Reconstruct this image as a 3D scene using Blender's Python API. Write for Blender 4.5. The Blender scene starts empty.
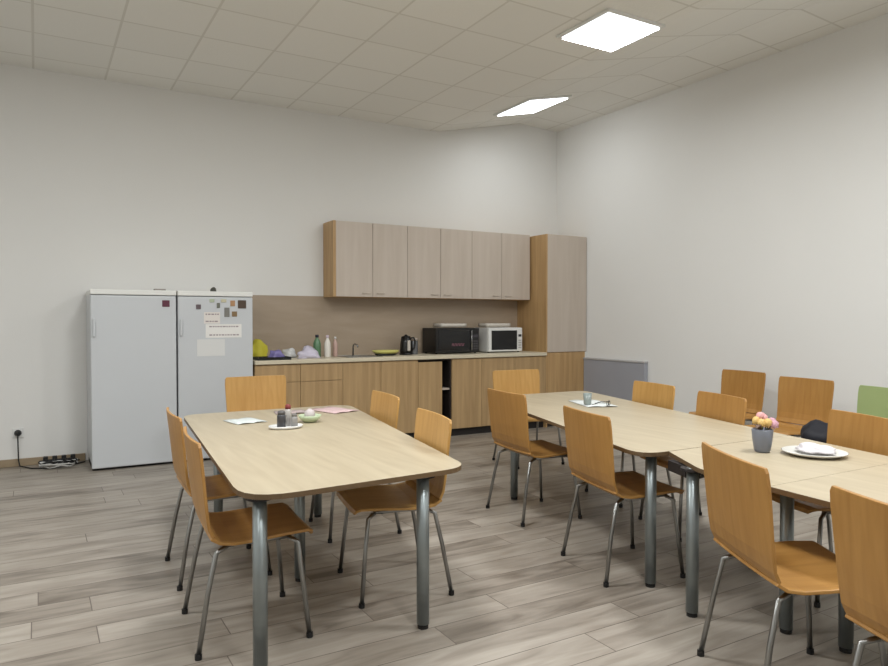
import bpy, bmesh, math, random
from mathutils import Vector, Matrix
random.seed(7)
S = bpy.context.scene
C = bpy.data.collections.new('scene'); S.collection.children.link(C)
R = math.radians

# ------------------------------------------------------------ camera
cam_d = bpy.data.cameras.new('camera'); cam = bpy.data.objects.new('camera', cam_d); C.objects.link(cam)
cam_d.sensor_width = 36; cam_d.lens = 36 * 700 / 888
cam.location = (0, 0, 1.35)
cam.rotation_euler = (R(90 - 1.064), 0, -R(30.236))
cam_d.clip_start = 0.05; cam_d.clip_end = 60
S.camera = cam

# ------------------------------------------------------------ world, exposure, lights
W = bpy.data.worlds.new('world'); S.world = W; W.use_nodes = True
W.node_tree.nodes['Background'].inputs[0].default_value = (0.9, 0.92, 1, 1)
W.node_tree.nodes['Background'].inputs[1].default_value = 0.15
S.view_settings.view_transform = 'Standard'
S.view_settings.look = 'None'
S.view_settings.gamma = 1.0
S.view_settings.exposure = 0.03
S.view_settings.use_curve_mapping = False
LAMP_W = 56.0

# ------------------------------------------------------------ materials
def new_mat(name):
    m = bpy.data.materials.new(name); m.use_nodes = True
    return m, m.node_tree, m.node_tree.nodes['Principled BSDF']
def srgb(c):
    return tuple((x/255/12.92 if x/255 <= .04045 else ((x/255+.055)/1.055)**2.4) for x in c) + (1,)
def plain(name, c, rough=.6, metal=0, var=.04, scale=6, bump=0, bscale=80, trans=0, alpha=1):
    m, t, b = new_mat(name)
    n = t.nodes.new('ShaderNodeTexNoise'); n.inputs['Scale'].default_value = scale; n.inputs['Detail'].default_value = 4
    tc = t.nodes.new('ShaderNodeTexCoord'); t.links.new(tc.outputs['Object'], n.inputs['Vector'])
    mx = t.nodes.new('ShaderNodeMix'); mx.data_type = 'RGBA'
    c = srgb(c)
    mx.inputs[6].default_value = tuple(x*(1-var) for x in c[:3])+(1,)
    mx.inputs[7].default_value = tuple(min(1, x*(1+var)) for x in c[:3])+(1,)
    t.links.new(n.outputs['Fac'], mx.inputs[0]); t.links.new(mx.outputs[2], b.inputs['Base Color'])
    b.inputs['Roughness'].default_value = rough; b.inputs['Metallic'].default_value = metal
    b.inputs['Transmission Weight'].default_value = trans
    b.inputs['Alpha'].default_value = alpha
    if bump:
        n2 = t.nodes.new('ShaderNodeTexNoise'); n2.inputs['Scale'].default_value = bscale
        t.links.new(tc.outputs['Object'], n2.inputs['Vector'])
        bp = t.nodes.new('ShaderNodeBump'); bp.inputs['Strength'].default_value = bump; bp.inputs['Distance'].default_value = .01
        t.links.new(n2.outputs['Fac'], bp.inputs['Height']); t.links.new(bp.outputs['Normal'], b.inputs['Normal'])
    return m
def wood(name, c1, c2, stretch=(30, 30, 2), rough=.45, scale=1.0):
    m, t, b = new_mat(name)
    tc = t.nodes.new('ShaderNodeTexCoord'); mp = t.nodes.new('ShaderNodeMapping')
    mp.inputs['Scale'].default_value = stretch
    t.links.new(tc.outputs['Object'], mp.inputs['Vector'])
    n = t.nodes.new('ShaderNodeTexNoise'); n.inputs['Scale'].default_value = scale; n.inputs['Detail'].default_value = 6
    n.inputs['Distortion'].default_value = .6
    t.links.new(mp.outputs[0], n.inputs['Vector'])
    r = t.nodes.new('ShaderNodeValToRGB')
    r.color_ramp.elements[0].position = .3; r.color_ramp.elements[0].color = srgb(c1)
    r.color_ramp.elements[1].position = .7; r.color_ramp.elements[1].color = srgb(c2)
    t.links.new(n.outputs['Fac'], r.inputs[0]); t.links.new(r.outputs[0], b.inputs['Base Color'])
    b.inputs['Roughness'].default_value = rough
    return m
M = {}
M['wall'] = plain('painted_wall', (224, 223, 220), .9, var=.02, scale=1.5, bump=.05)
M['oak'] = wood('oak_laminate', (160, 131, 92), (182, 152, 110), (22, 22, 1.2))
M['oak_end'] = wood('oak_side', (168, 134, 90), (190, 156, 110), (22, 22, 1.2))
M['greige'] = wood('greige_laminate', (186, 173, 160), (194, 182, 170), (14, 14, 1))
M['splash'] = wood('backsplash_laminate', (160, 143, 123), (170, 153, 134), (2, 2, 10))
M['counter'] = plain('counter_laminate', (205, 195, 172), .4, var=.06, scale=40)
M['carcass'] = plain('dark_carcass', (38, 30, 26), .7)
M['kick'] = plain('dark_plinth', (26, 22, 20), .6)
M['chair'] = wood('chair_beech', (160, 115, 57), (175, 130, 70), (30, 3, 3), .42)
M['chair2'] = wood('chair_beech_pale', (178, 134, 70), (194, 151, 88), (30, 3, 3), .42)
M['chair_green'] = plain('green_shell', (150, 164, 112), .5)
M['table'] = wood('table_beech', (170, 156, 131), (184, 171, 146), (18, 1.6, 10), .38)
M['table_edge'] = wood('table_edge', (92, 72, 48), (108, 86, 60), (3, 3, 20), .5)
M['chrome'] = plain('chair_chrome', (150, 150, 148), .28, 1, var=.02)
M['tleg'] = plain('table_leg_metal', (140, 147, 148), .35, .75, var=.03)
M['beam'] = plain('dark_beam', (40, 36, 36), .5, .2)
M['rubber'] = plain('black_rubber', (18, 18, 18), .6)
M['fridge'] = plain('fridge_enamel', (196, 199, 202), .35, var=.015, scale=3)
M['fridge_top'] = plain('fridge_lid', (226, 226, 222), .4, var=.01)
M['seam'] = plain('door_gasket', (70, 70, 72), .7)
M['black'] = plain('black_plastic', (14, 14, 16), .3)
M['glassblk'] = plain('black_glass', (8, 9, 12), .12)
M['white'] = plain('white_plastic', (222, 222, 220), .4, var=.01)
M['paper'] = plain('paper', (232, 230, 222), .8, var=.02)
M['base'] = wood('baseboard_wood', (140, 122, 98), (160, 142, 116), (2, 14, 20), .5)
M['steel'] = plain('steel', (160, 162, 164), .25, 1, var=.03)
M['panel'] = plain('grey_panel', (154, 156, 164), .5, var=.03)
M['panel_top'] = plain('grey_panel_edge', (176, 174, 174), .5)
M['frame_white'] = plain('lamp_frame', (225, 225, 222), .5)

def col(name, c, **k):
    key = 'c_'+name
    if key not in M: M[key] = plain(name, c, **k)
    return M[key]

def floor_mat():
    m, t, b = new_mat('plank_floor')
    L = t.links; N = t.nodes
    tc = N.new('ShaderNodeTexCoord')
    br = N.new('ShaderNodeTexBrick'); br.inputs['Scale'].default_value = 1
    br.inputs['Brick Width'].default_value = 1.25; br.inputs['Row Height'].default_value = .19
    br.inputs['Mortar Size'].default_value = .0025; br.inputs['Bias'].default_value = 0
    br.offset = 0; br.squash = 1
    br.inputs['Color1'].default_value = (0, 0, 0, 1); br.inputs['Color2'].default_value = (1, 1, 1, 1)
    br.inputs['Mortar'].default_value = (.2, .2, .2, 1)
    sx = N.new('ShaderNodeSeparateXYZ'); L.new(tc.outputs['Object'], sx.inputs[0])
    dv = N.new('ShaderNodeMath'); dv.operation = 'DIVIDE'; dv.inputs[1].default_value = .19; L.new(sx.outputs[1], dv.inputs[0])
    fl = N.new('ShaderNodeMath'); fl.operation = 'FLOOR'; L.new(dv.outputs[0], fl.inputs[0])
    wn = N.new('ShaderNodeTexWhiteNoise'); wn.noise_dimensions = '1D'; L.new(fl.outputs[0], wn.inputs['W'])
    ma = N.new('ShaderNodeMath'); ma.operation = 'MULTIPLY_ADD'; L.new(wn.outputs[0], ma.inputs[0]); ma.inputs[1].default_value = 1.25; L.new(sx.outputs[0], ma.inputs[2])
    cx = N.new('ShaderNodeCombineXYZ'); L.new(ma.outputs[0], cx.inputs[0]); L.new(sx.outputs[1], cx.inputs[1])
    L.new(cx.outputs[0], br.inputs['Vector'])
    mp = N.new('ShaderNodeMapping'); mp.inputs['Scale'].default_value = (2.2, 13, 1)
    L.new(tc.outputs['Object'], mp.inputs['Vector'])
    # shift the grain from plank to plank
    ad = N.new('ShaderNodeVectorMath'); ad.operation = 'MULTIPLY_ADD'
    L.new(br.outputs['Color'], ad.inputs[0]); ad.inputs[1].default_value = (9, 5, 3); L.new(mp.outputs[0], ad.inputs[2])
    n = N.new('ShaderNodeTexNoise'); n.inputs['Scale'].default_value = 1.0; n.inputs['Detail'].default_value = 5; n.inputs['Distortion'].default_value = .8
    L.new(ad.outputs[0], n.inputs['Vector'])
    mix = N.new('ShaderNodeMath'); mix.operation = 'MULTIPLY_ADD'
    L.new(br.outputs['Color'], mix.inputs[0]); mix.inputs[1].default_value = .28; 
    L.new(n.outputs['Fac'], mix.inputs[2])
    r = N.new('ShaderNodeValToRGB'); cr = r.color_ramp
    cr.elements[0].position = .32; cr.elements[0].color = srgb((104, 95, 85))
    cr.elements[1].position = .92; cr.elements[1].color = srgb((168, 160, 149))
    e = cr.elements.new(.58); e.color = srgb((143, 134, 123))
    L.new(mix.outputs[0], r.inputs[0])
    mm = N.new('ShaderNodeMix'); mm.data_type = 'RGBA'; L.new(br.outputs['Fac'], mm.inputs[0])
    L.new(r.outputs[0], mm.inputs[6]); mm.inputs[7].default_value = srgb((100, 90, 82))
    L.new(mm.outputs[2], b.inputs['Base Color']); b.inputs['Roughness'].default_value = .42
    return m
M['floor'] = floor_mat()
def ceil_mat():
    m, t, b = new_mat('ceiling_tiles'); L = t.links; N = t.nodes
    tc = N.new('ShaderNodeTexCoord')
    br = N.new('ShaderNodeTexBrick'); br.offset = 0; br.inputs['Scale'].default_value = 1
    br.inputs['Brick Width'].default_value = .6; br.inputs['Row Height'].default_value = .6
    br.inputs['Mortar Size'].default_value = .011; br.inputs['Mortar Smooth'].default_value = .3
    br.inputs['Color1'].default_value = srgb((232, 231, 226)); br.inputs['Color2'].default_value = srgb((236, 235, 230))
    br.inputs['Mortar'].default_value = srgb((216, 214, 207))
    L.new(tc.outputs['Object'], br.inputs['Vector']); L.new(br.outputs['Color'], b.inputs['Base Color'])
    n = N.new('ShaderNodeTexNoise'); n.inputs['Scale'].default_value = 60; L.new(tc.outputs['Object'], n.inputs['Vector'])
    bp = N.new('ShaderNodeBump'); bp.inputs['Strength'].default_value = .15; bp.inputs['Distance'].default_value = .01
    L.new(n.outputs['Fac'], bp.inputs['Height']); L.new(bp.outputs['Normal'], b.inputs['Normal'])
    b.inputs['Roughness'].default_value = .95
    return m
M['ceiling'] = ceil_mat()
def emit(name, c, s):
    m, t, b = new_mat(name)
    b.inputs['Base Color'].default_value = (.8, .8, .8, 1)
    b.inputs['Emission Color'].default_value = c; b.inputs['Emission Strength'].default_value = s
    return m
M['diff'] = emit('lamp_diffuser', (.86, .94, 1, 1), 3.0)

# ------------------------------------------------------------ mesh helpers
def new(): return bmesh.new()
def obj(name, bm, mat, parent=None, smooth=False, bevel=0, seg=2, subsurf=0):
    bmesh.ops.recalc_face_normals(bm, faces=bm.faces)
    me = bpy.data.meshes.new(name); bm.to_mesh(me); bm.free()
    mats = mat if isinstance(mat, (list, tuple)) else [mat]
    for k in mats: me.materials.append(k)
    o = bpy.data.objects.new(name, me); C.objects.link(o)
    if parent: o.parent = parent
    if bevel:
        b = o.modifiers.new('bevel', 'BEVEL'); b.width = bevel; b.segments = seg; b.limit_method = 'ANGLE'; b.angle_limit = R(40)
    if subsurf:
        s = o.modifiers.new('sub', 'SUBSURF'); s.levels = subsurf; s.render_levels = subsurf
    if smooth:
        for p in me.polygons: p.use_smooth = True
    return o
def box(bm, x0, x1, y0, y1, z0, z1):
    vs = [bm.verts.new((x, y, z)) for z in (z0, z1) for y in (y0, y1) for x in (x0, x1)]
    for f in ((0, 2, 3, 1), (4, 5, 7, 6), (0, 1, 5, 4), (2, 6, 7, 3), (0, 4, 6, 2), (1, 3, 7, 5)):
        bm.faces.new([vs[i] for i in f])
    return bm
def B(*a): return box(new(), *a)
def prism(bm, pts, z0, z1):
    lo = [bm.verts.new((x, y, z0)) for x, y in pts]; hi = [bm.verts.new((x, y, z1)) for x, y in pts]
    bm.faces.new(lo[::-1]); bm.faces.new(hi); n = len(pts)
    for i in range(n): bm.faces.new((lo[i], lo[(i+1) % n], hi[(i+1) % n], hi[i]))
    return bm
def tube(bm, path, r, n=10, r2=None):
    path = [Vector(p) for p in path]; rings = []
    for i, p in enumerate(path):
        d = (path[min(i+1, len(path)-1)] - path[max(i-1, 0)]).normalized()
        u = d.orthogonal().normalized() if i == 0 else (u - d*u.dot(d)).normalized()
        v = d.cross(u); rr = r if r2 is None else r + (r2-r)*i/(len(path)-1)
        rings.append([bm.verts.new(p + (u*math.cos(a)+v*math.sin(a))*rr) for a in [2*math.pi*k/n for k in range(n)]])
    for a, b in zip(rings, rings[1:]):
        for k in range(n): bm.faces.new((a[k], a[(k+1) % n], b[(k+1) % n], b[k]))
    bm.faces.new(rings[0][::-1]); bm.faces.new(rings[-1])
    return bm
def lathe(bm, prof, n=20, cx=0, cy=0, z0=0, oval=1):
    rings = []
    for r, z in prof:
        rings.append([bm.verts.new((cx+r*math.cos(2*math.pi*k/n), cy+oval*r*math.sin(2*math.pi*k/n), z0+z)) for k in range(n)])
    for a, b in zip(rings, rings[1:]):
        for k in range(n): bm.faces.new((a[k], a[(k+1) % n], b[(k+1) % n], b[k]))
    if prof[0][0] > 1e-4: bm.faces.new(rings[0][::-1])
    if prof[-1][0] > 1e-4: bm.faces.new(rings[-1])
    bmesh.ops.remove_doubles(bm, verts=bm.verts, dist=1e-5)
    return bm
def sheet(rows, th):
    bm = new(); g = [[bm.verts.new(p) for p in r] for r in rows]
    for a, b in zip(g, g[1:]):
        for k in range(len(a)-1): bm.faces.new((a[k], a[k+1], b[k+1], b[k]))
    bmesh.ops.recalc_face_normals(bm, faces=bm.faces)
    bmesh.ops.solidify(bm, geom=list(bm.faces), thickness=th)
    return bm
def rounded(pts, rad, seg=6):
    out = []; n = len(pts)
    rad = rad if isinstance(rad, (list, tuple)) else [rad]*n
    for i in range(n):
        p = Vector(pts[i]); a = (Vector(pts[i-1])-p); b = (Vector(pts[(i+1) % n])-p); r = rad[i]
        if r <= 0: out.append(tuple(p)); continue
        a.normalize(); b.normalize(); s = p+a*r; e = p+b*r
        for k in range(seg+1):
            t = k/seg; q = s*(1-t)**2 + p*2*t*(1-t) + e*t*t; out.append(tuple(q))
    return out
def thing(name, label, cat, loc=(0, 0, 0), rz=0, group=None):
    o = bpy.data.objects.new(name, None); C.objects.link(o); o.location = loc; o.rotation_euler = (0, 0, rz)
    o.empty_display_size = .1
    return tag(o, label, cat, group)
def tag(o, label, cat, group=None):
    o['label'] = label; o['category'] = cat
    if group: o['group'] = group
    return o
def struct(name, bm, mat, **k):
    o = obj(name, bm, mat, **k); o['kind'] = 'structure'; return o
def at(o, loc, rz=0):
    o.location = loc; o.rotation_euler = (0, 0, rz); return o
def copy_tree(o, parent=None):
    c = o.copy(); C.objects.link(c)
    if parent: c.parent = parent
    for ch in list(o.children): copy_tree(ch, c)
    return c

# ------------------------------------------------------------ room shell
XL, XR, YB, YF = -2.2, 6.187, 7.546, -3.2
def CZ(x):
    if x <= 4.3: return 3.675
    if x < 5.56: return 3.675 + (x-4.3)/(5.56-4.3)*.275
    return 3.95 - (x-5.56)/(XR-5.56)*.03
struct('floor', B(XL-.1, XR+.1, YF-.1, YB+.1, -.1, 0), M['floor'])
cb = new(); xs = [XL-.1, 4.3, 5.56, XR+.1]
for a, b in zip(xs, xs[1:]):
    vs = [cb.verts.new(p) for p in ((a, YF-.1, CZ(a)), (b, YF-.1, CZ(b)), (b, YB+.1, CZ(b)), (a, YB+.1, CZ(a)))]
    vt = [cb.verts.new(v.co + Vector((0, 0, .1))) for v in vs]
    cb.faces.new(vs[::-1]); cb.faces.new(vt)
    for k in range(4): cb.faces.new((vs[k], vs[(k+1) % 4], vt[(k+1) % 4], vt[k]))
struct('ceiling', cb, M['ceiling'])
struct('wall_back', B(XL-.1, XR+.1, YB, YB+.1, 0, 4.05), M['wall'])
struct('wall_right', B(XR, XR+.1, YF, YB, 0, 4.05), M['wall'])
struct('wall_left', B(XL-.1, XL, YF, YB, 0, 4.05), M['wall'])
struct('wall_front', B(XL-.1, XR+.1, YF-.1, YF, 0, 4.05), M['wall'])
struct('baseboard_back', B(XL, .40, YB-.015, YB, 0, .07), M['base'], bevel=.004)
struct('baseboard_right', B(XR-.015, XR, YF, 5.86, 0, .07), M['base'], bevel=.004)
struct('baseboard_left', B(XL, XL+.015, YF, YB-.015, 0, .07), M['base'], bevel=.004)

# ------------------------------------------------------------ ceiling lamps
def lamp(x, y, label, sx=.6, sy=.6, k=1):
    tilt = math.atan2(CZ(x+.1)-CZ(x-.1), .2); z = CZ(x)
    t = thing('ceiling_light', label, 'ceiling light', (x, y, z-.002)); t.rotation_euler = (0, -tilt, 0)
    f = new(); w = .025
    for a in ((-sx/2, sx/2, -sy/2, -sy/2+w), (-sx/2, sx/2, sy/2-w, sy/2), (-sx/2, -sx/2+w, -sy/2+w, sy/2-w), (sx/2-w, sx/2, -sy/2+w, sy/2-w)):
        box(f, a[0], a[1], a[2], a[3], -.018, 0)
    obj('frame', f, M['frame_white'], t)
    obj('diffuser', B(-sx/2+w, sx/2-w, -sy/2+w, sy/2-w, -.012, -.004), M['diff'], t)
    l = bpy.data.lights.new('lamp_glow', 'AREA'); l.shape = 'RECTANGLE'; l.size = sx-.06; l.size_y = sy-.06
    l.energy = LAMP_W*k; l.color = (.95, .975, .98)
    lo = bpy.data.objects.new('lamp_glow', l); C.objects.link(lo); lo.parent = t; lo.location = (0, 0, -.03)
    lo.visible_camera = True
    return t
lamp(4.92, 6.45, 'square white ceiling light panel nearest the far corner', .60, .70, .17)
lamp(4.0, 4.22, 'added square white ceiling light panel above the long table', k=.4)  # added panel, gives a second bright patch on the ceiling
for x, y, k, lab in ((1.3, 3.4, 1.2, 'added unseen ceiling light panel over the square table on the left, above the frame'), (-1, 3.7, .9, 'added unseen ceiling light panel near the left wall, above the frame'),
                     (1.3, .6, .8, 'added unseen ceiling light panel nearest above the camera'), (3.7, 1.5, 1.3, 'added unseen ceiling light panel over the nearest right-hand table, above the frame'),
                     (-1, .6, .4, 'added unseen ceiling light panel left of the camera, out of frame'), (5.2, .9, .3, 'added unseen ceiling light panel near the right wall, out of frame'),
                     (1.3, -2, .4, 'added unseen ceiling light panel behind the camera on the left'), (3.7, -2, .4, 'added unseen ceiling light panel behind the camera on the right')):
    lamp(x, y, k=k, label=lab)  # unseen panels added to light the room

# ------------------------------------------------------------ kitchen
KF = 6.926   # plane of the cabinet fronts
def fridge(x0, x1, label, top, hinge_left_handle=True):
    w = x1-x0; t = thing('refrigerator', label, 'fridge', ((x0+x1)/2, KF, 0))
    obj('body', B(-w/2+.002, w/2-.002, .055, .60, .06, 1.60), M['fridge'], t, bevel=.006)
    obj('door', B(-w/2+.002, w/2-.002, 0, .048, .022, 1.572), M['fridge'], t, bevel=.01, seg=3)
    obj('gasket', B(-w/2+.012, w/2-.012, .048, .055, .065, 1.565), M['seam'], t)
    obj('lid', B(-w/2, w/2, .0, .60, 1.578, 1.625), M['fridge_top'], t, bevel=.008, seg=3)
    obj('plinth', B(-w/2+.01, w/2-.01, .056, .58, 0, .0595), M['kick'], t)
    h = new(); box(h, -w/2+.018, -w/2+.040, -.022, -.002, 1.20, 1.36)
    obj('handle', h, M['fridge'], t, bevel=.006)
    return t
fridge(.415, 1.138, 'white upright fridge on the left, plain door with one dark magnet', 1)
fridge(1.148, 1.853, 'white upright fridge on the right, door covered with papers and magnets', 1)

def handle(t, x, z, y=-.022, parent=None, mat=None):
    b = new(); tube(b, [(x-.05, y, z), (x+.05, y, z)], .005, 8)
    tube(b, [(x-.04, y, z), (x-.04, 0, z)], .004, 6); tube(b, [(x+.04, y, z), (x+.04, 0, z)], .004, 6)
    return obj('handle', b, mat or M['steel'], parent or t, smooth=True)
CH = .905   # underside of the worktop
def base_unit(x0, x1, splits, label, drawer=False):
    w = x1-x0; t = thing('base_cabinet', label, 'cabinet', (x0, KF, 0))
    b = new(); box(b, .001, .018, .02, .60, .085, CH); box(b, w-.018, w-.001, .02, .60, .085, CH)
    box(b, .018, w-.018, .02, .60, .085, .10); box(b, .018, w-.018, .02, .60, CH-.018, CH); box(b, .018, w-.018, .58, .60, .10, CH-.018)
    obj('carcass', b, M['oak'], t)
    obj('plinth', B(.001, w-.001, .05, .066, 0, .085), M['kick'], t)
    e = [0]+splits+[w]
    for a, c in zip(e, e[1:]):
        top = CH-.008
        if drawer:
            d = obj('drawer', B(a+.002, c-.002, 0, .018, .72, top), M['oak'], t, bevel=.0015)
            top = .716
        obj('door', B(a+.002, c-.002, 0, .018, .09, top), M['oak'], t, bevel=.0015)
    return t
base_unit(1.87, 2.80, [.465], 'oak base cabinet with drawers at the left end beside the fridge', True)
base_unit(2.80, 3.70, [.443], 'two-door oak base cabinet under the sink, left of the open-fronted one')
# the unit with its right side standing open
x0, x1 = 3.70, 4.145; w = x1-x0
t = thing('base_cabinet', 'narrow oak base cabinet with a dark open gap and inner shelf showing', 'cabinet', (x0, KF, 0))
b = new(); box(b, .001, .018, .02, .60, .085, CH); box(b, w-.018, w-.001, .02, .60, .085, CH)
box(b, .018, w-.018, .02, .60, .085, .10); box(b, .018, w-.018, .02, .60, CH-.018, CH); box(b, .018, w-.018, .58, .60, .10, CH-.018)
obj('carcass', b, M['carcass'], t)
obj('door', B(.002, .31, -.004, .014, .09, CH-.03), M['oak'], t, bevel=.0015)
obj('shelf', B(.02, w-.02, .03, .57, .545, .565), M['greige'], t)
obj('plinth', B(.001, w-.001, .05, .066, 0, .085), M['kick'], t)
base_unit(4.145, 5.04, [.41], 'two-door oak base cabinet right of the open gap, under the microwaves')
base_unit(5.04, 5.515, [], 'single-door oak base cabinet next to the tall corner cabinet')
wt = obj('worktop', B(1.868, 5.515, KF-.025, YB-.012, CH, CH+.04), M['counter'], bevel=.006, seg=3)
tag(wt, 'long pale laminate worktop running from the fridge to the tall cabinet', 'worktop')
sp = obj('backsplash', B(1.868, 5.515, YB-.012, YB-.001, CH, 1.618), M['splash'])
tag(sp, 'brown laminate backsplash panel on the wall behind the worktop', 'backsplash')

UF = 7.226
ux = [2.842, 3.725, 4.608, 5.49]
def wall_unit(x0, x1, label, left_panel=False):
    w = x1-x0; t = thing('wall_cabinet', label, 'cabinet', (x0, UF, 1.605), group='greige wall cabinets over the worktop')
    d = YB-UF-.0125; H = .835
    b = new(); box(b, .001, w-.001, .02, d, 0, .018); box(b, .001, w-.001, .02, d, H-.018, H)
    box(b, .001, .018, .02, d, .018, H-.018); box(b, w-.018, w-.001, .02, d, .018, H-.018); box(b, .018, w-.018, d-.01, d, .018, H-.018)
    obj('carcass', b, M['oak_end'], t)
    for a, c, hx in ((0, w/2, w/2-.09), (w/2, w, w/2+.09)):
        dd = obj('door', B(a+.0025, c-.0025, 0, .018, .004, H-.002), M['greige'], t, bevel=.0015)
        handle(t, hx, .045, parent=dd, mat=M['greige'])
    if left_panel: obj('side_panel', B(-.03, 0, 0, d, 0, H), M['oak_end'], t)
    return t
wall_unit(ux[0], ux[1], 'two-door greige wall cabinet at the left end with oak side panel', True)
wall_unit(ux[1], ux[2], 'middle two-door greige wall cabinet above the kettle and black microwave')
wall_unit(ux[2], ux[3], 'two-door greige wall cabinet at the right, joined to the tall cabinet')
x0, x1 = 5.517, 6.183; w = x1-x0
t = thing('tall_cabinet', 'tall corner cabinet with grey upper door, oak lower door and oak side', 'cabinet', (x0, KF, 0))
b = new(); box(b, 0, .02, .0, .618, .0, 2.425); box(b, w-.02, w, .02, .618, .0, 2.425); box(b, .02, w-.02, .02, .618, 2.405, 2.425)
box(b, .02, w-.02, .02, .618, .08, .10); box(b, .02, w-.02, .60, .618, .10, 2.405); box(b, .02, w-.02, .02, .6, .925, .945)
obj('carcass', b, M['oak_end'], t)
obj('upper_door', B(.022, w-.004, 0, .018, .945, 2.42), M['greige'], t, bevel=.0015)
obj('lower_door', B(.022, w-.03, 0, .018, .09, .937), M['oak_end'], t, bevel=.0015)
obj('filler_strip', B(w-.027, w-.002, -.004, .018, .09, .937), M['fridge_top'], t)
obj('plinth', B(.022, w-.004, .05, .066, 0, .08), M['kick'], t)

# grey panel low on the right wall
t = thing('wall_panel', 'low bluish grey panel on the right wall beside the tall cabinet', 'panel', (XR, 5.87, 0))
obj('board', B(-.06, -.001, 0, 1.05, .0, .845), M['panel'], t, bevel=.006)
obj('cap', B(-.068, -.001, -.004, 1.052, .845, .865), M['panel_top'], t, bevel=.004)

# ------------------------------------------------------------ chairs
def make_chair(label, shell, group=None):
    t = thing('dining_chair', label, 'chair', group=group)
    prof = [(-.245, .425), (-.238, .446), (-.215, .457), (-.12, .455), (0, .446), (.09, .443), (.145, .451), (.180, .473)]
    back = [(.180, .473), (.197, .510), (.204, .56), (.212, .64), (.219, .72), (.227, .80), (.232, .845), (.234, .862)]
    n = 12
    def row(y, z, w, curve, dz=0):
        return [(w*(2*k/n-1), y-curve*(1-(2*k/n-1)**2)*-1, z + dz*(2*k/n-1)**2) for k in range(n+1)]
    ws = [.20, .225, .238, .245, .248, .250, .250, .250]
    obj('seat', sheet([row(y, z, w, 0, .006) for (y, z), w in zip(prof, ws)], .013), shell, t, smooth=False, bevel=.003)
    wb = [.250, .252, .255, .258, .262, .265, .262, .252]; cv = [0, .006, .012, .016, .018, .02, .02, .02]
    obj('backrest', sheet([row(y-.0, z, w, c) for (y, z), w, c in zip(back, wb, cv)], .013), shell, t, bevel=.003)
    f = new()
    tube(f, [(-.19, -.15, .428), (-.19, .12, .425)], .009, 8); tube(f, [(.19, -.15, .428), (.19, .12, .425)], .009, 8)
    tube(f, [(-.19, -.10, .424), (.19, -.10, .424)], .009, 8); tube(f, [(-.19, .09, .422), (.19, .09, .422)], .009, 8)
    obj('seat_frame', f, M['chrome'], t, smooth=True)
    for sx in (-1, 1):
        for y0, y1, y2 in ((-.14, -.175, -.215), (.11, .16, .235)):
            l = obj('leg', tube(new(), [(sx*.19, y0, .425), (sx*.212, y1, .405), (sx*.222, (y1+y2)/2-.003*(1 if y2 > 0 else -1), .25), (sx*.245, y2, .012)], .0105, 10), M['chrome'], t, smooth=True)
            obj('foot_cap', tube(new(), [(sx*.245, y2, .0), (sx*.2445, y2, .022)], .014, 10), M['rubber'], l)
    return t
GR = 'wooden dining chairs'
first = None; firsts = {}
def chair(x, y, deg, label, shell='chair'):
    if shell not in firsts:
        c = make_chair(label, M[shell]); firsts[shell] = c
    else:
        c = copy_tree(firsts[shell]); c['label'] = label
    c['group'] = GR
    c.location = (x-.033*math.sin(R(deg)), y+.033*math.cos(R(deg)), 0); c.rotation_euler = (0, 0, R(deg)); return c
chair(3.03, 3.89, 84, 'orange-brown plywood chair farthest along the near side of the long table')
chair(2.80, 2.80, 76, 'orange-brown plywood chair seen from behind, second along the near side of the long table')
chair(2.42, 1.55, 62, 'orange-brown plywood chair seen from behind, third along the near side of the long table')
chair(2.20, .88, 72, 'orange-brown plywood chair seen from behind, cut off by the lower right edge')
chair(4.02, 5.28, -5, 'plywood chair behind the far end of the long table, backed by the base cabinets', 'chair2')
chair(3.86, 3.90, -102, 'plywood chair on the wall side of the long table, near the grey wall panel', 'chair2')
chair(3.625, 3.12, -108, 'plywood chair on the wall side of the long table, left of the flowers', 'chair')
chair(3.425, 2.10, -112, 'plywood chair behind the white platter on the wall side of the tables', 'chair')
chair(5.60, 4.38, -97, 'left plywood chair of the pair standing against the right wall')
chair(5.30, 3.56, -97, 'right plywood chair of the pair standing against the right wall')
g = chair(5.02, 2.80, -108, 'green-backed chair by the right wall at the right edge of the photo', 'chair_green'); del g['group']
chair(1.64, 5.80, -1, 'plywood chair facing the camera beyond the far end of the square table, before the fridge', 'chair2')
chair(1.735, 4.22, -96, 'smaller, farther plywood chair on the right side of the square table', 'chair2')
chair(1.53, 3.22, -100, 'nearer plywood chair on the right side of the square table, at its right corner', 'chair2')
chair(.885, 3.90, 88, 'farther plywood chair on the left side of the square table, seen edge-on by the fridge')
chair(.83, 3.10, 86, 'nearer plywood chair on the left side of the square table, seen edge-on')

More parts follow.
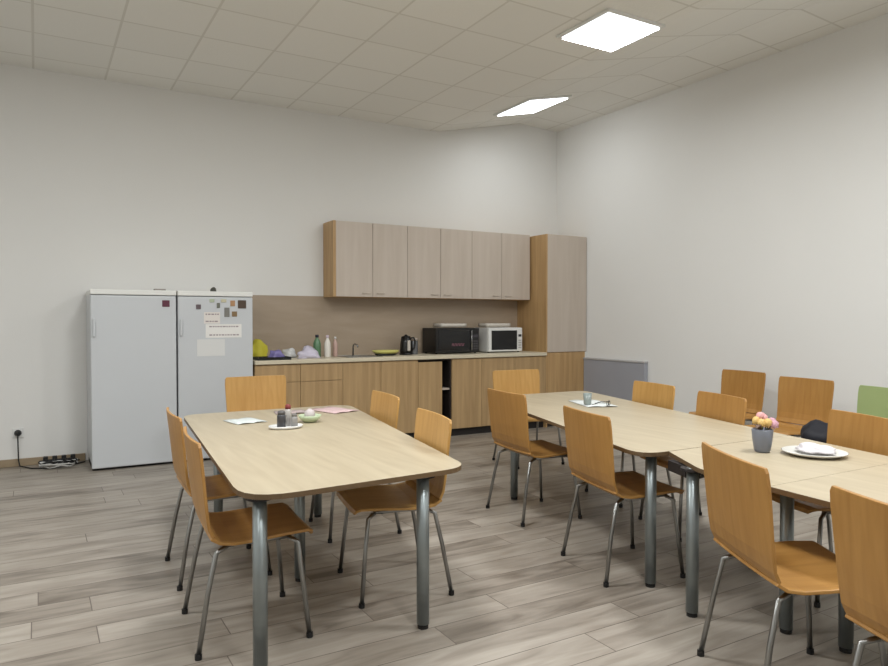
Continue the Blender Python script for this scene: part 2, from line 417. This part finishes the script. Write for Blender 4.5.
# ------------------------------------------------------------ tables
TZ = .70
def table(name, label, pts, rad, legs, beams, grain=0):
    cx = sum(p[0] for p in pts)/len(pts); cy = sum(p[1] for p in pts)/len(pts)
    t = thing(name, label, 'table', (cx, cy, 0))
    P = rounded([(x-cx, y-cy) for x, y in pts], rad)
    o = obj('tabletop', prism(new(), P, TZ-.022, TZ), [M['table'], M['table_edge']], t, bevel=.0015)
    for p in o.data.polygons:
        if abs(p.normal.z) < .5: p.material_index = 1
    for x, y in legs:
        l = obj('leg', tube(new(), [(x-cx, y-cy, .02), (x-cx, y-cy, TZ-.022)], .028, 18), M['tleg'], t, smooth=True)
        obj('foot', tube(new(), [(x-cx, y-cy, 0), (x-cx, y-cy, .02)], .024, 14), M['rubber'], l)
        obj('mounting_plate', tube(new(), [(x-cx, y-cy, TZ-.034), (x-cx, y-cy, TZ-.0222)], .055, 18), M['beam'], l)
    for (a, c) in beams:
        a = Vector((a[0]-cx, a[1]-cy, TZ-.052)); c = Vector((c[0]-cx, c[1]-cy, TZ-.052)); d = (c-a).normalized(); n = Vector((-d.y, d.x, 0))*.014
        a += d*.04; c -= d*.04
        b = new(); v = [b.verts.new(q+Vector((0, 0, z))) for z in (-.024, .0255) for q in (a-n, c-n, c+n, a+n)]
        for f in ((0, 1, 2, 3), (4, 5, 6, 7), (0, 1, 5, 4), (1, 2, 6, 5), (2, 3, 7, 6), (3, 0, 4, 7)): b.faces.new([v[i] for i in f])
        obj('beam', b, M['beam'], t)
    return t
table('dining_table', 'pale beech table with rounded corners, standing alone on the left', [(.64, 2.545), (1.655, 2.62), (2.075, 5.02), (.86, 5.04)], [.22, .13, .16, .14],
      [(.735, 2.665), (1.455, 2.68), (1.17, 3.49), (1.66, 4.57), (.98, 4.5)], [])
table('dining_table', 'pale beech long table with rounded corner, farthest of the right-hand tables', [(2.52, 2.43), (3.66, 2.4235), (4.36, 4.92), (3.27, 4.94)], [.16, .02, .12, .15],
      [(2.68, 2.52), (3.10, 4.27), (3.60, 2.62), (4.12, 4.66)], [])
table('dining_table', 'pale beech table butted between the long table and the nearest one on the right', [(2.70, 2.422), (2.50, 2.07), (2.47, 1.7140), (3.486, 1.7140), (3.66, 2.4225)], [0, .05, 0, 0, 0],
      [(2.575, 2.17), (3.595, 2.38), (2.79, 1.85)], [((2.66, 2.40), (2.575, 2.17)), ((2.575, 2.17), (3.595, 2.38))])
table('dining_table', 'pale beech table nearest the camera on the right, running out of the photo', [(2.47, 1.7130), (2.42, 1.20), (2.36, .30), (3.18, .30), (3.486, 1.7130)], [0, 0, .1, .1, 0],
      [(2.84, 1.62), (2.46, .42), (3.08, .42), (3.40, 1.62)], [((2.84, 1.62), (2.46, .42)), ((2.84, 1.62), (3.40, 1.62))])

# ------------------------------------------------------------ things on the worktop
WZ = CH+.04
def bottle(x, y, h, r, c, cap, label, name='bottle', cat='bottle'):
    t = thing(name, label, cat, (x, y, WZ))
    obj('body', lathe(new(), [(r*.9, 0), (r, .01), (r, h*.62), (r*.75, h*.74), (r*.38, h*.84), (r*.38, h*.88)], 18), col('bottle_'+cap[0]+str(h), c, rough=.3), t, smooth=True)
    obj('cap', lathe(new(), [(r*.46, h*.88), (r*.46, h*.985), (r*.36, h)], 14), col('cap_'+cap[0], cap[1]), t, smooth=True)
    return t
bottle(2.65, 7.30, .245, .042, (92, 128, 96), ('dark', (44, 44, 60)), 'green detergent bottle with dark cap on the worktop')
bottle(2.74, 7.22, .24, .034, (226, 222, 214), ('pale', (216, 200, 214)), 'white bottle with pale lilac cap standing right of the green bottle')
bottle(2.86, 7.30, .22, .028, (190, 160, 150), ('white', (224, 220, 216)), 'slim pinkish bottle with white cap, rightmost of the three bottles')
# lumpy fabric / plastic
def lump(name, label, cat, x, y, z, sx, sy, sz, c, seed=1, rough=.7, amp=.25):
    rnd = random.Random(seed); b = new(); bmesh.ops.create_icosphere(b, subdivisions=3, radius=1)
    ph = [rnd.uniform(0, 6) for _ in range(6)]
    for v in b.verts:
        p = v.co; k = 1+amp*(math.sin(3*p.x+ph[0])*math.cos(4*p.y+ph[1])+.6*math.sin(7*p.z+ph[2]+3*p.x)+.4*math.cos(9*p.y+ph[3]))
        zz = max(-.2, p.z*k); v.co = Vector((p.x*k*sx, p.y*k*sy, (zz+.2)*sz/1.2))
    o = obj(name, b, col(label[:24], c, rough=rough), smooth=True); tag(o, label, cat); o.location = (x, y, z); return o
t = thing('serving_tray', 'black tray lying at the left end of the worktop', 'tray', (2.08, 7.06, WZ))
obj('base', B(-.17, .17, -.11, .11, 0, .012), M['black'], t, bevel=.004)
b = new()
for a in ((-.17, .17, -.11, -.10), (-.17, .17, .10, .11), (-.17, -.16, -.10, .10), (.16, .17, -.10, .10)): box(b, *a, .012, .03)
obj('rim', b, M['black'], t)
lump('cleaning_cloth', 'yellow-green cloth bundle on the worktop beside the right fridge', 'cloth', 2.02, 7.36, WZ, .09, .06, .19, (200, 190, 60), 3)
lump('plastic_bag', 'crumpled lilac-blue plastic bag on the black tray', 'bag', 2.13, 7.06, WZ+.013, .075, .055, .085, (124, 116, 168), 5, .4)
lump('plastic_bag', 'crumpled whitish plastic bag with lilac tint left of the bottles', 'bag', 2.50, 7.18, WZ, .12, .08, .10, (196, 190, 206), 8, .4)
lump('plastic_bag', 'small crumpled white plastic bag right of the black tray', 'bag', 2.34, 7.32, WZ, .07, .07, .10, (206, 206, 206), 11, .4)
# sink and tap
t = thing('kitchen_sink', 'steel sink set in the worktop left of the yellow dish', 'sink', (3.10, 7.2, WZ))
b = new()
for a in ((-.21, .21, -.19, -.16), (-.21, .21, .15, .18), (-.21, -.18, -.16, .15), (.18, .21, -.16, .15)): box(b, *a, 0, .006)
obj('rim', b, M['steel'], t, bevel=.002)
obj('bowl', B(-.18, .18, -.16, .15, 0, .003), col('sink_bowl', (92, 90, 84), rough=.35), t)
b = new(); tube(b, [(.0, .165, .0065), (.0, .165, .10), (.0, .15, .125), (0, .11, .135), (0, .05, .125), (0, .03, .105)], .009, 10)
obj('tap', b, M['steel'], t, smooth=True)
t = thing('serving_dish', 'oval yellow-green dish with dark base between sink and kettle', 'dish', (3.44, 7.22, WZ))
obj('base', lathe(new(), [(.10, 0), (.13, .01), (.14, .022)], 24, oval=.6), M['black'], t, smooth=True)
obj('bowl', lathe(new(), [(.12, .0225), (.155, .04), (.165, .062), (.155, .06), (.12, .045), (0, .042)], 28, oval=.6), col('dish_y', (196, 190, 108)), t, smooth=True)
t = thing('electric_kettle', 'black electric kettle with steel front next to the black microwave', 'kettle', (3.72, 7.26, WZ))
obj('base', lathe(new(), [(.075, 0), (.08, .01), (.075, .022)], 24), M['black'], t, smooth=True)
obj('body', lathe(new(), [(.072, .0225), (.074, .05), (.066, .15), (.058, .20)], 24), M['black'], t, smooth=True)
obj('front_window', B(-.018, .018, -.080, -.066, .05, .17), col('kettle_window', (190, 184, 176), rough=.3), t, bevel=.004)
obj('lid', lathe(new(), [(.058, .2005), (.052, .215), (.02, .222), (.015, .235), (0, .238)], 20), M['black'], t, smooth=True)
obj('handle', tube(new(), [(.060, 0, .19), (.10, 0, .20), (.118, 0, .16), (.112, 0, .08), (.075, 0, .05)], .011, 10), M['black'], t, smooth=True)
t = thing('storage_jar', 'grey steel jar with pale lid between kettle and black microwave', 'jar', (3.86, 7.34, WZ))
obj('body', lathe(new(), [(.05, 0), (.052, .01), (.052, .15), (.048, .16)], 22), col('jar_g', (120, 122, 126), rough=.3, metal=.4), t, smooth=True)
obj('lid', lathe(new(), [(.052, .1605), (.052, .185), (.04, .192)], 22), col('jar_lid', (186, 172, 160)), t, smooth=True)

def microwave(x0, x1, body, label, white=False):
    w = x1-x0; h = .31; d = .34; t = thing('microwave_oven', label, 'microwave', (x0, 7.15, WZ))
    obj('body', B(0, w, .02, d, .012, h), body, t, bevel=.006)
    cp = w*(.86 if white else .80)
    obj('door', B(0.002, cp, 0, .02, .016, h-.004), body, t, bevel=.003)
    obj('window', B(.035 if not white else .045, cp-.012, -.003, 0, .045 if not white else .035, h-.035), M['glassblk'], t, bevel=.001)
    p = obj('control_panel', B(cp+.002, w-.002, 0.002, .02, .016, h-.004), M['white'] if white else M['black'], t, bevel=.002)
    b = new()
    for k in range(4):
        for j in range(3): box(b, cp+.012+j*(w-cp-.024)/3, cp+.012+(j+.7)*(w-cp-.024)/3, -.002, .002, .05+k*.03, .068+k*.03)
    obj('keypad', b, col('keys_w' if white else 'keys_b', (170, 168, 170) if white else (74, 70, 74)), p)
    obj('display', B(cp+.012, w-.014, -.0005, .002, .195, .225), col('disp', (60, 56, 62), rough=.2), p)
    hx = cp-.012
    if not white:
        obj('handle', tube(new(), [(hx+.014, -.018, .04), (hx+.014, -.018, h-.03)], .007, 8), M['steel'], t, smooth=True)
    for fx in (.03, w-.03):
        for fy in (.05, d-.04): obj('foot', tube(new(), [(fx, fy, 0), (fx, fy, .012)], .012, 10), M['rubber'], t)
    return t
m1 = microwave(4.06, 4.665, M['black'], 'larger black microwave oven on the worktop')
# faint rosy word-like reflection on the black door: painted on as small strokes
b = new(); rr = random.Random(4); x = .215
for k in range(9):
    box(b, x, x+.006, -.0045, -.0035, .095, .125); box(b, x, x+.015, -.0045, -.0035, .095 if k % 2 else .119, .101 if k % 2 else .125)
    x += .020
obj('door_reflection', b, col('rosy_reflection', (150, 96, 112)), m1)
microwave(4.80, 5.315, M['white'], 'smaller white microwave oven next to the tall cabinet', True)
for x0, x1, lab in ((4.15, 4.50, 'pale folded cloth lying on top of the black microwave'), (4.80, 5.15, 'pale folded cloth lying on top of the white microwave')):
    o = obj('folded_towel', sheet([[(x0+(x1-x0)*k/8, 7.18+.2*j/4, WZ+.356+.008*abs(math.sin(k*1.3+j))) for k in range(9)] for j in range(5)], .04), col('towel_'+str(x0), (198, 192, 182)), smooth=True)
    tag(o, lab, 'cloth', 'folded cloths on the microwaves')

# ------------------------------------------------------------ fridge magnets, papers, things on top
def fx(u): return u
def magnet(x, z, w, h, c, label, name='fridge_magnet', paper=False, lines=0):
    y = KF-.0005
    if lines or paper:
        t = thing('paper_sheet', label, 'paper', (x, y, z))
        obj('sheet', B(-w/2, w/2, -.0016, 0, -h/2, h/2), col('sheet_%d' % c[0], c, rough=.8), t)
        if lines:
            rr = random.Random(int(x*100))
            for k in range(lines):
                b = new()
                zz = h*.32-k*h*.62/max(1, lines-1) if lines > 1 else 0; xx = -w*.40
                while xx < w*.36:
                    l = rr.uniform(.012, .03); box(b, xx, min(xx+l, w*.42), -.0026, -.0016, zz-.006, zz+.006); xx += l+.008
                obj('printed_line', b, col('print_%d' % c[0], (150, 136, 140)), t)
        return t
    o = obj(name, B(-w/2, w/2, -.006, 0, -h/2, h/2), col('mag_%d_%d' % c[:2], c), bevel=.003); o.location = (x, y, z)
    return tag(o, label, 'magnet', 'magnets on the fridge doors')
magnet(1.045, 1.503, .065, .06, (92, 40, 58), 'dark maroon square magnet high on the left fridge door')
magnet(1.335, 1.475, .045, .045, (96, 84, 88), 'small grey-brown magnet at the upper left of the right fridge door')
magnet(1.52, 1.49, .03, .05, (110, 112, 100), 'narrow grey magnet in the middle of the top row on the right fridge')
magnet(1.655, 1.512, .045, .055, (168, 128, 90), 'tan magnet left of the biggest dark magnet, right fridge')
magnet(1.745, 1.503, .08, .08, (78, 62, 48), 'largest dark brown magnet at the upper right corner, right fridge')
magnet(1.672, 1.408, .05, .05, (128, 104, 70), 'brown magnet below the tan one, right fridge')
magnet(1.46, 1.535, .045, .03, (176, 186, 160), 'pale green magnet in the top row, right fridge')
magnet(1.57, 1.535, .05, .03, (196, 190, 160), 'pale yellow magnet in the top row, right fridge')
magnet(1.46, 1.37, .15, .11, (222, 216, 210), 'small white note under the grey magnets on the right fridge', lines=2)
magnet(1.57, 1.245, .34, .13, (228, 226, 222), 'wide white notice with a greyish pink line of text, right fridge', lines=2)
magnet(1.45, 1.085, .26, .16, (214, 214, 212), 'lower white paper sheet on the right fridge door', paper=True)
magnet(1.60, 1.425, .05, .09, (120, 118, 112), 'long dark grey magnet holding the small white note')
lump('ornament', 'small dark round ornament on top of the right fridge', 'ornament', 1.52, KF+.22, 1.6255, .03, .03, .05, (70, 70, 62), 2, .5, .05)
o = obj('fridge_box', B(-.05, .05, -.04, .04, 0, .02), col('cardb', (150, 144, 138)), bevel=.003); o.location = (1.02, KF+.2, 1.6255)
tag(o, 'small flat grey box on top of the left fridge', 'box'); o.name = 'small_box'

# ------------------------------------------------------------ wall socket and cables
t = thing('wall_socket', 'wall socket with black plug low on the back wall at the left', 'socket', (-.153, YB, .31))
obj('plate', B(-.045, .045, -.012, -.0005, -.045, .045), M['white'], t, bevel=.004)
p = obj('plug', lathe(new(), [(.026, 0), (.03, .015), (.018, .045), (.008, .06)], 14), M['rubber'], t, smooth=True); p.rotation_euler = (R(90), 0, 0); p.location = (0, -.0121, 0)
cd = obj('power_cord', tube(new(), [(-.153, YB-.075, .305), (-.153, YB-.085, .27), (-.152, YB-.06, .18), (-.15, YB-.05, .06), (-.14, YB-.07, .012), (-.05, YB-.22, .009), (.12, YB-.3, .009), (.3, YB-.2, .009), (.39, YB-.12, .009)], .006, 8), M['rubber'], smooth=True)
t = thing('power_strip', 'white power strip with plugs on the floor left of the fridge', 'power strip', (.17, YB-.10, 0), 0)
cd.parent = t; cd.location = (-.17, -(YB-.10), 0)
obj('body', B(-.16, .16, -.03, .03, 0, .04), M['white'], t, bevel=.006)
for k in range(4):
    obj('plug', B(-.125+k*.075, -.085+k*.075, -.022, .022, .041, .085), M['rubber'], t, bevel=.006)
def coil(cx, cy, r, n, seed):
    rr = random.Random(seed); pts = []
    for k in range(n*14+1):
        a = k/14*2*math.pi; q = r*(1+.25*math.sin(a*.37+seed)+.1*rr.random()); pts.append((cx+1.5*q*math.cos(a), cy+.5*q*math.sin(a), .008+.045*abs(math.sin(a*.61+seed))+.004*k/14))
    return pts
o = obj('cable_tangle', tube(new(), coil(.17, YB-.22, .085, 4, 2), .006, 6), M['rubber'], smooth=True)
tag(o, 'tangled black cables on the floor in front of the power strip', 'cable')
o = obj('cable_tangle', tube(new(), coil(.16, YB-.35, .07, 2, 5), .005, 6), col('pale_cable', (190, 188, 184)), smooth=True)
tag(o, 'pale loose cable on the floor among the black ones', 'cable')

# ------------------------------------------------------------ things on the left table
T = TZ+.0008
t = thing('condiment_tray', 'white condiment tray with shakers in the middle of the left table', 'tray', (1.29, 4.10, T))
obj('tray', lathe(new(), [(.085, 0), (.10, .006), (.105, .018), (.098, .016), (.088, .008), (.0, .008)], 24, oval=.7), M['white'], t, smooth=True)
def shaker(x, y, r, h, c, capc, label, name='salt_shaker', cat='shaker'):
    t = thing(name, label, cat, (x, y, T+.0085))
    obj('body', lathe(new(), [(r, 0), (r, h*.7), (r*.8, h*.78)], 14), col('sh%d' % c[0], c, rough=.3), t, smooth=True)
    obj('cap', lathe(new(), [(r*.85, h*.782), (r*.85, h*.95), (r*.4, h)], 14), col('shc%d' % capc[0], capc), t, smooth=True)
shaker(1.26, 4.09, .026, .10, (62, 62, 66), (90, 88, 88), 'dark grey shaker on the condiment tray')
shaker(1.315, 4.135, .020, .13, (188, 184, 180), (128, 52, 52), 'taller shaker with red cap on the condiment tray')
shaker(1.335, 4.075, .020, .08, (150, 148, 146), (120, 116, 112), 'small grey shaker on the right of the condiment tray')
t = thing('small_bowl', 'small pale green bowl on the left table right of the condiments', 'bowl', (1.50, 4.27, T))
obj('bowl', lathe(new(), [(.035, 0), (.06, .02), (.075, .045), (.068, .045), (.05, .02), (0, .012)], 22), col('bowl_g', (188, 202, 170), rough=.4), t, smooth=True)
obj('napkin', lathe(new(), [(.04, .0215), (.03, .07), (.008, .085), (0, .086)], 12), col('napkin', (190, 180, 180)), t, smooth=True)
def flat(name, label, cat, x, y, w, d, rz, c, th=.002, group=None, z=None):
    o = obj(name, sheet([[(w*(k/6-.5), d*(j/4-.5), .006*abs(math.sin(k*1.1+j*.7))*(1 if 0 < k < 6 else .2)) for k in range(7)] for j in range(5)], th), col(name+str(c[0]), c), smooth=True)
    o.location = (x, y, (T if z is None else z)+.0015+th); o.rotation_euler = (0, 0, rz); return tag(o, label, cat, group)
flat('magazine', 'open pinkish magazine at the far right corner of the left table', 'magazine', 1.84, 4.72, .22, .30, .3, (206, 178, 178), .003)
flat('leaflet', 'small grey-mauve leaflet left of the magazine on the left table', 'leaflet', 1.54, 4.78, .22, .16, -.2, (176, 160, 158))
flat('paper_sheet', 'pale bluish paper lying at the far left of the left table', 'paper', 1.15, 4.50, .20, .22, .2, (206, 212, 210))

# ------------------------------------------------------------ things on the long table
t = thing('flower_vase', 'grey vase with pink and yellow flowers on the long table', 'vase', (3.085, 2.18, T), .3)
obj('vase', lathe(new(), [(.032, 0), (.038, .01), (.046, .06), (.050, .11), (.044, .115), (.038, .10)], 24), col('vase', (112, 116, 126), rough=.35), t, smooth=True)
rr = random.Random(9)
for k in range(9):
    a = k*2.4; rad = .012+.042*((k % 3)/2); x, y = rad*math.cos(a), rad*math.sin(a); z = .155+.02*rr.random()-.02*((k % 3)/2)
    s = obj('stem', tube(new(), [(x*.3, y*.3, .10), (x*.7, y*.7, .13), (x, y, z-.008)], .0018, 5), col('stem', (90, 104, 60)), t)
    b = new(); bmesh.ops.create_icosphere(b, subdivisions=2, radius=.019)
    for v in b.verts:
        q = math.atan2(v.co.y, v.co.x); v.co *= 1+.22*math.cos(5*q); v.co += Vector((x, y, z))
    obj('blossom', b, col('bl%d' % (k % 3), [(214, 160, 158), (210, 176, 108), (196, 150, 164)][k % 3]), s, smooth=True)
for k in range(3):
    b = new(); a = 1+k*2.1; pts = [(.02*math.cos(a), .02*math.sin(a), .10), (.05*math.cos(a), .05*math.sin(a), .14), (.075*math.cos(a), .075*math.sin(a), .125)]
    rows = [[Vector(p)+Vector((-math.sin(a), math.cos(a), 0))*wd*s_ for s_ in (-1, 0, 1)] for p, wd in zip(pts, (.004, .014, .002))]
    obj('leaf', sheet(rows, .001), col('leaf', (96, 74, 60)), t)
t = thing('platter', 'round white platter on the long table right of the flowers', 'plate', (3.225, 2.0, T))
obj('plate', lathe(new(), [(.09, 0), (.12, .008), (.145, .02), (.139, .022), (.09, .009), (0, .008)], 32), col('platter', (214, 212, 206), rough=.35), t, smooth=True)
lump('napkin_pile', 'crumpled white plastic wrap heaped on the platter', 'napkin', 3.225, 2.0, T+.0215, .085, .08, .035, (220, 216, 220), 21, .4, .18)
flat('paper_sheet', 'white paper at the far end of the long table under the glass', 'paper', 3.72, 4.1, .24, .42, -.35, (216, 220, 218))
t = thing('drinking_glass', 'small grey glass at the far end of the long table', 'glass', (3.60, 4.02, T+.010))
obj('cup', lathe(new(), [(.026, 0), (.028, .004), (.033, .085), (.030, .085), (.025, .01), (0, .008)], 20), col('glass_g', (136, 146, 144), rough=.1), t, smooth=True)
t = thing('glasses_case', 'thin folded dark eyeglasses beside the small grey glass', 'eyeglasses', (3.66, 3.86, T+.010), .6)
b = new(); tube(b, [(-.06+.024*math.cos(a)+.03, .02*math.sin(a)*.1, .022+.018*math.sin(a)) for a in [k*math.pi/8 for k in range(17)]], .0025, 6)
tube(b, [(.006+.024*math.cos(a)+.024, .002*math.sin(a), .022+.018*math.sin(a)) for a in [k*math.pi/8 for k in range(17)]], .0025, 6)
obj('rims', b, M['black'], t); t.name = 'eyeglasses'
obj('temple', tube(new(), [(-.054, 0, .03), (-.05, .06, .028), (-.045, .11, .01)], .0022, 6), M['black'], t)
obj('temple', tube(new(), [(.054, 0, .03), (.05, .06, .028), (.045, .11, .01)], .0022, 6), M['black'], t)
# black bag on the wall chair
t = thing('handbag', 'black bag on the green-backed chair, seen just above the table edge behind the platter', 'bag', (4.84, 2.96, .469), .2)
b = new(); bmesh.ops.create_icosphere(b, subdivisions=3, radius=1)
for v in b.verts:
    p = v.co; k = 1+.10*math.sin(5*p.x+2*p.z)+.06*math.sin(7*p.y); v.co = Vector((p.x*.15*k, p.y*.13*k, (max(-.5, p.z)+.5)*.10*k))
obj('body', b, col('bag_black', (16, 16, 26), rough=.7), t, smooth=True)
obj('strap', tube(new(), [(.08, -.10, .08), (.05, -.155, .11), (.0, -.165, .10), (-.04, -.14, .06), (-.07, -.10, .06)], .008, 8), col('strap', (196, 184, 168)), t, smooth=True)
